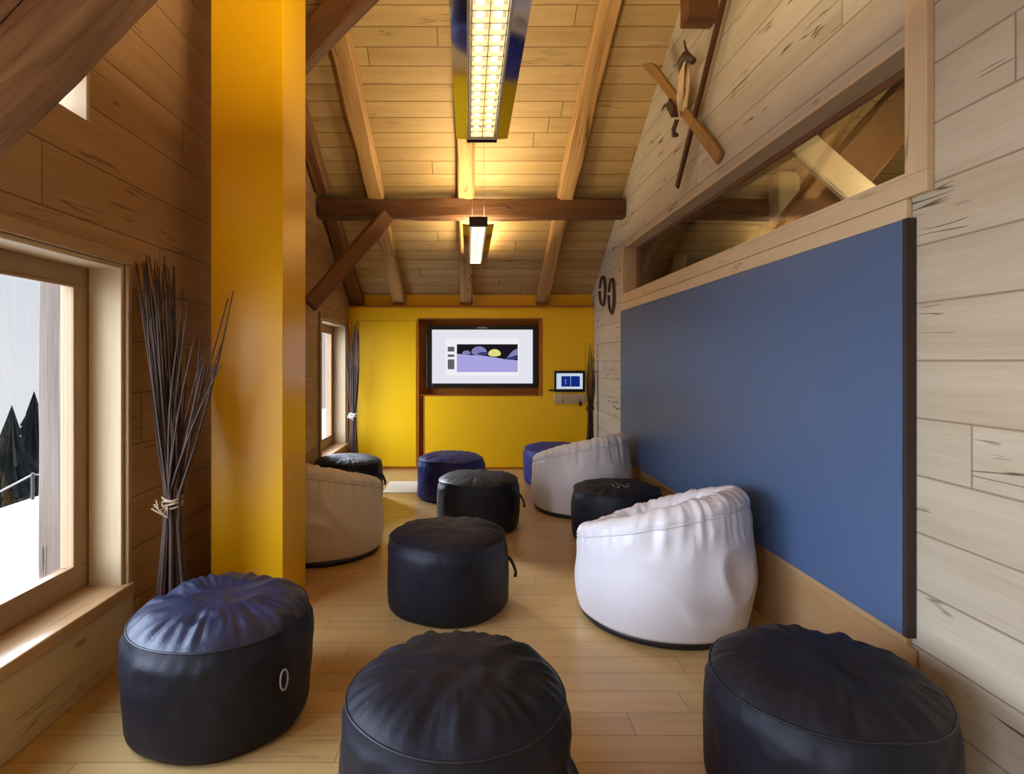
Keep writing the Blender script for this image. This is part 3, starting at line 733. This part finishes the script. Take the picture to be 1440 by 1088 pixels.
# bindings on the pale ski
c0 = Vector((1.525, 4.06, 3.10))
m = MB(); m.box(-.05, .0, -.035, .035, -.075, .075, 'z', M=Matrix.Translation((1.505, 4.20, 3.17))@Matrix.Rotation(-.75, 4, 'X')); m.build('binding_plate', M_leath, s2)
m = MB()
for k in range(4):
    a0 = k*.028; m.tube([(1.48, 4.07-a0, 3.06+a0*.9), (1.44, 4.00-a0, 3.16), (1.43, 3.93-a0*.8, 3.28+.01*k), (1.455, 3.88-a0*.5, 3.33+.012*k), (1.47, 3.93-a0*.6, 3.22), (1.485, 4.03-a0*.8, 3.07)], .009, 8)
m.build('pale_strap', M_pale, s2)
m = MB()
m.tube([(1.47, 3.80, 3.30), (1.44, 3.86, 3.37), (1.44, 3.93, 3.36), (1.46, 3.97, 3.30)], [.022, .03, .03, .018], 10)
m.build('leather_binding', M_leath, s1); m = MB()
m.tube([(1.455, 3.85, 3.37), (1.45, 3.89, 3.44), (1.455, 3.92, 3.50)], [.01, .008, .005], 8)
m.build('strap_end', M_leath, s1); m = MB()
m.tube([(1.46, 4.07, 3.03), (1.45, 4.11, 2.98), (1.455, 4.12, 2.94), (1.46, 4.08, 2.93)], .016, 8)
m.build('buckle', M_leath, s1); m = MB()
m.tube([(1.47, 4.23, 3.22), (1.45, 4.31, 3.23), (1.45, 4.37, 3.22)], [.015, .011, .004], 8)
m.build('spike', M_leath, s1)
def loops(y, z, ry, rz_, label, seed):
    m = MB(); R = random.Random(seed)
    for k in range(2):
        pts = []
        for i in range(29):
            a = 2*PI*i/28*.97+.3; q = 1+.05*R.uniform(-1, 1)*0+.06*noise.noise(Vector((i*.3, k, seed)))-.07*k
            pts.append((XR-.016-.012*(k % 2), y+math.cos(a)*ry*q, z+math.sin(a)*rz_*q))
        m.tube(pts, .0085, 8)
    o = tag(m.build('strap_loop', M_leath), label, 'strap', 'looped straps on the wall')
    m = MB(); m.tube([(XR-.001, y, z+rz_*.93), (XR-.045, y, z+rz_*.95)], .006, 8); m.build('nail', M_black, o)
loops(6.72, 2.15, .145, .17, 'dark looped strap on the wall, the left one of two, above the corner sticks', 3)
loops(6.30, 2.05, .12, .19, 'dark looped strap on the wall, the right one of two, nearer the interior window', 6)

# ------------------------------------------------------------------ outside
m = MB(); R = random.Random(4)
nx_, ny_ = 24, 40; V = []
for i in range(nx_+1):
    V.append([])
    for j in range(ny_+1):
        x = -2.05-(3.3*i/nx_); y = -6+26*j/ny_
        z = -.30+.02*noise.noise(Vector((x*.7, y*.7, 1)))-(.0 if i < nx_ else .25)
        V[-1].append(m.bm.verts.new((x, y, z)))
for i in range(nx_):
    for j in range(ny_): m.bm.faces.new((V[i][j], V[i+1][j], V[i+1][j+1], V[i][j+1])).smooth = True
struct(m.build('ground_snow', M_snow))
m = MB()
V = []
for i in range(20):
    V.append([])
    for j in range(20):
        x = -5.3-3.6*i; y = -30+6*j; V[-1].append(m.bm.verts.new((x, y, -.55-.36*(i*3.6)*(1 if i < 12 else .9)+.8*noise.noise(Vector((x*.08, y*.08, 3)))*(i > 0))))
for i in range(19):
    for j in range(19): m.bm.faces.new((V[i][j], V[i+1][j], V[i+1][j+1], V[i][j+1])).smooth = True
struct(m.build('hillside', M_snow))
timber('outdoor_post', 'weathered grey timber post standing outside the big window', 'post', M_post, p0=(-1.93, 2.79, -.28), p1=(-1.93, 2.79, 2.6), w=.15, h=.15, rough=.004, up=(0,1,0), seed=30)
for k, yy in enumerate((6.9, 10.4, 3.4)):
    lab = ('thin rope-fence post outside, next to the grey timber post', 'second rope-fence post outside, farther along the snow edge', 'rope-fence post outside the big window, toward the viewer')[k]
    m = MB(); m.tube([(-5.15, yy, -.34), (-5.15, yy, .02)], .02, 8)
    tag(m.build('fence_post', M_bark), lab, 'fence post', 'rope fence posts at the snow edge')
for (ya, yb), lab in (((3.42, 6.88), 'sagging rope outside between the nearest two fence posts'), ((6.92, 10.38), 'sagging rope outside between the farther two fence posts')):
    m = MB(); m.tube([(-5.15, ya+(yb-ya)*k/12, .0-.22*math.sin(PI*k/12)) for k in range(13)], .010, 6); tag(m.build('fence_rope', M_rope), lab, 'rope', 'ropes of the snow fence')
def fir(x, y, zb, h, label, seed):
    t = thing('fir_tree', label, 'tree', (x, y, zb), 0, 'dark firs below the snow edge'); R = random.Random(seed)
    m = MB(); m.tube([(0,0,0), (0,0,h*.5), (0,0,h*.97)], [.22, .14, .03], 8); m.build('trunk', M_bark, t)
    m = MB(); tiers = 15
    for k in range(tiers):
        z = h*(.12+.86*k/tiers); r = (h*.30)*(1-k/tiers)**.85+.12; n = 26
        ring = []; inn = []
        for i in range(n):
            a = 2*PI*i/n; q = r*(R.uniform(.62, 1.1) if i % 2 else R.uniform(.35, .6))
            ring.append(m.bm.verts.new((math.cos(a)*q, math.sin(a)*q, z-.22*q-R.uniform(0, .25))))
        tip = m.bm.verts.new((0, 0, z+h*.11))
        for i in range(n): m.bm.faces.new((ring[i], ring[(i+1) % n], tip))
    m.build('foliage', M_fir, t)
R = random.Random(11); fl = []
for row, d in enumerate((24.0, 30.5, 37.5)):
    a = (-1.0, -1.08, -.963)[row]
    while a < -.60: fl.append((d*a+R.uniform(-.3, .3), d+R.uniform(-.4, .4))); a += 5.0/d
for k, (x, y) in enumerate(fl):
    h = R.uniform(8.5, 10.5); top = -.35-R.uniform(.0, .7)
    fir(x, y, top-h, h, 'dark fir among the row of firs outside, beyond the snow edge', k)

# ------------------------------------------------------------------ world: bright overcast, with two glows added to light the room
w = bpy.data.worlds.new('overcast_sky'); C.world = w; w.use_nodes = True; nt = w.node_tree; h = N(nt)
bg = nt.nodes['Background']; tc = h.n('ShaderNodeTexCoord')
sp_ = h.n('ShaderNodeSeparateXYZ'); h.l(tc.outputs['Generated'], sp_.inputs[0])
base = h.mix(h.ramp(sp_.outputs[2], -.02, .5), lin(236,240,246), lin(176,198,228))
cl = h.noise(tc.outputs['Generated'], 3.2, 5); base = h.mix(h.math('MULTIPLY', h.ramp(cl, .4, .7), .5), base, lin(246,246,250))
dot = h.n('ShaderNodeVectorMath', operation='DOT_PRODUCT'); h.l(tc.outputs['Generated'], dot.inputs[0]); dot.inputs[1].default_value = Vector((-.80, -.42, .43)).normalized()
gl = h.ramp(dot.outputs['Value'], .30, 1.0); gl = h.math('POWER', gl, 1.6)  # broad rear-left glow added to strengthen the window light
base = h.mix(h.math('MULTIPLY', gl, .8), base, lin(205,222,255)); h.l(base, bg.inputs[0]); dot2 = h.n('ShaderNodeVectorMath', operation='DOT_PRODUCT'); h.l(tc.outputs['Generated'], dot2.inputs[0]); dot2.inputs[1].default_value = Vector((-.565, .77, .40)).normalized()
gl2 = h.math('POWER', h.ramp(dot2.outputs['Value'], .962, 1.0), 2.4)  # narrow forward glow added to send light through the far window
h.l(h.math('ADD', h.math('ADD', .85, h.math('MULTIPLY', gl, 17.0)), h.math('MULTIPLY', gl2, 260.0)), bg.inputs[1])
# portals that guide the daylight through the left windows
for y0, y1, z0, z1 in WH:
    o = area('window_daylight_portal', (xl((y0+y1)/2)-.25, (y0+y1)/2, (z0+z1)/2), (0, -PI/2, 0), z1-z0, y1-y0, 1, (1,1,1)); o.data.cycles.is_portal = True

# ------------------------------------------------------------------ camera and view
cam = bpy.data.cameras.new('camera'); co = bpy.data.objects.new('camera', cam); COL.objects.link(co); C.camera = co
co.location = (0, 0, EYE); co.rotation_euler = (PI/2, 0, 0)
cam.sensor_width = 36; cam.lens = 36*820/1440; cam.shift_x = 62/1440; cam.shift_y = -37/1440; cam.clip_start = .05
C.view_settings.view_transform = 'Standard'; C.view_settings.look = 'None'; C.view_settings.gamma = 1; C.view_settings.exposure = 0.2
C.cycles.use_denoising = True; C.cycles.max_bounces = 8; C.cycles.diffuse_bounces = 5; C.cycles.transparent_max_bounces = 12
C.cycles.sample_clamp_indirect = 6; C.cycles.caustics_reflective = False; C.cycles.caustics_refractive = False
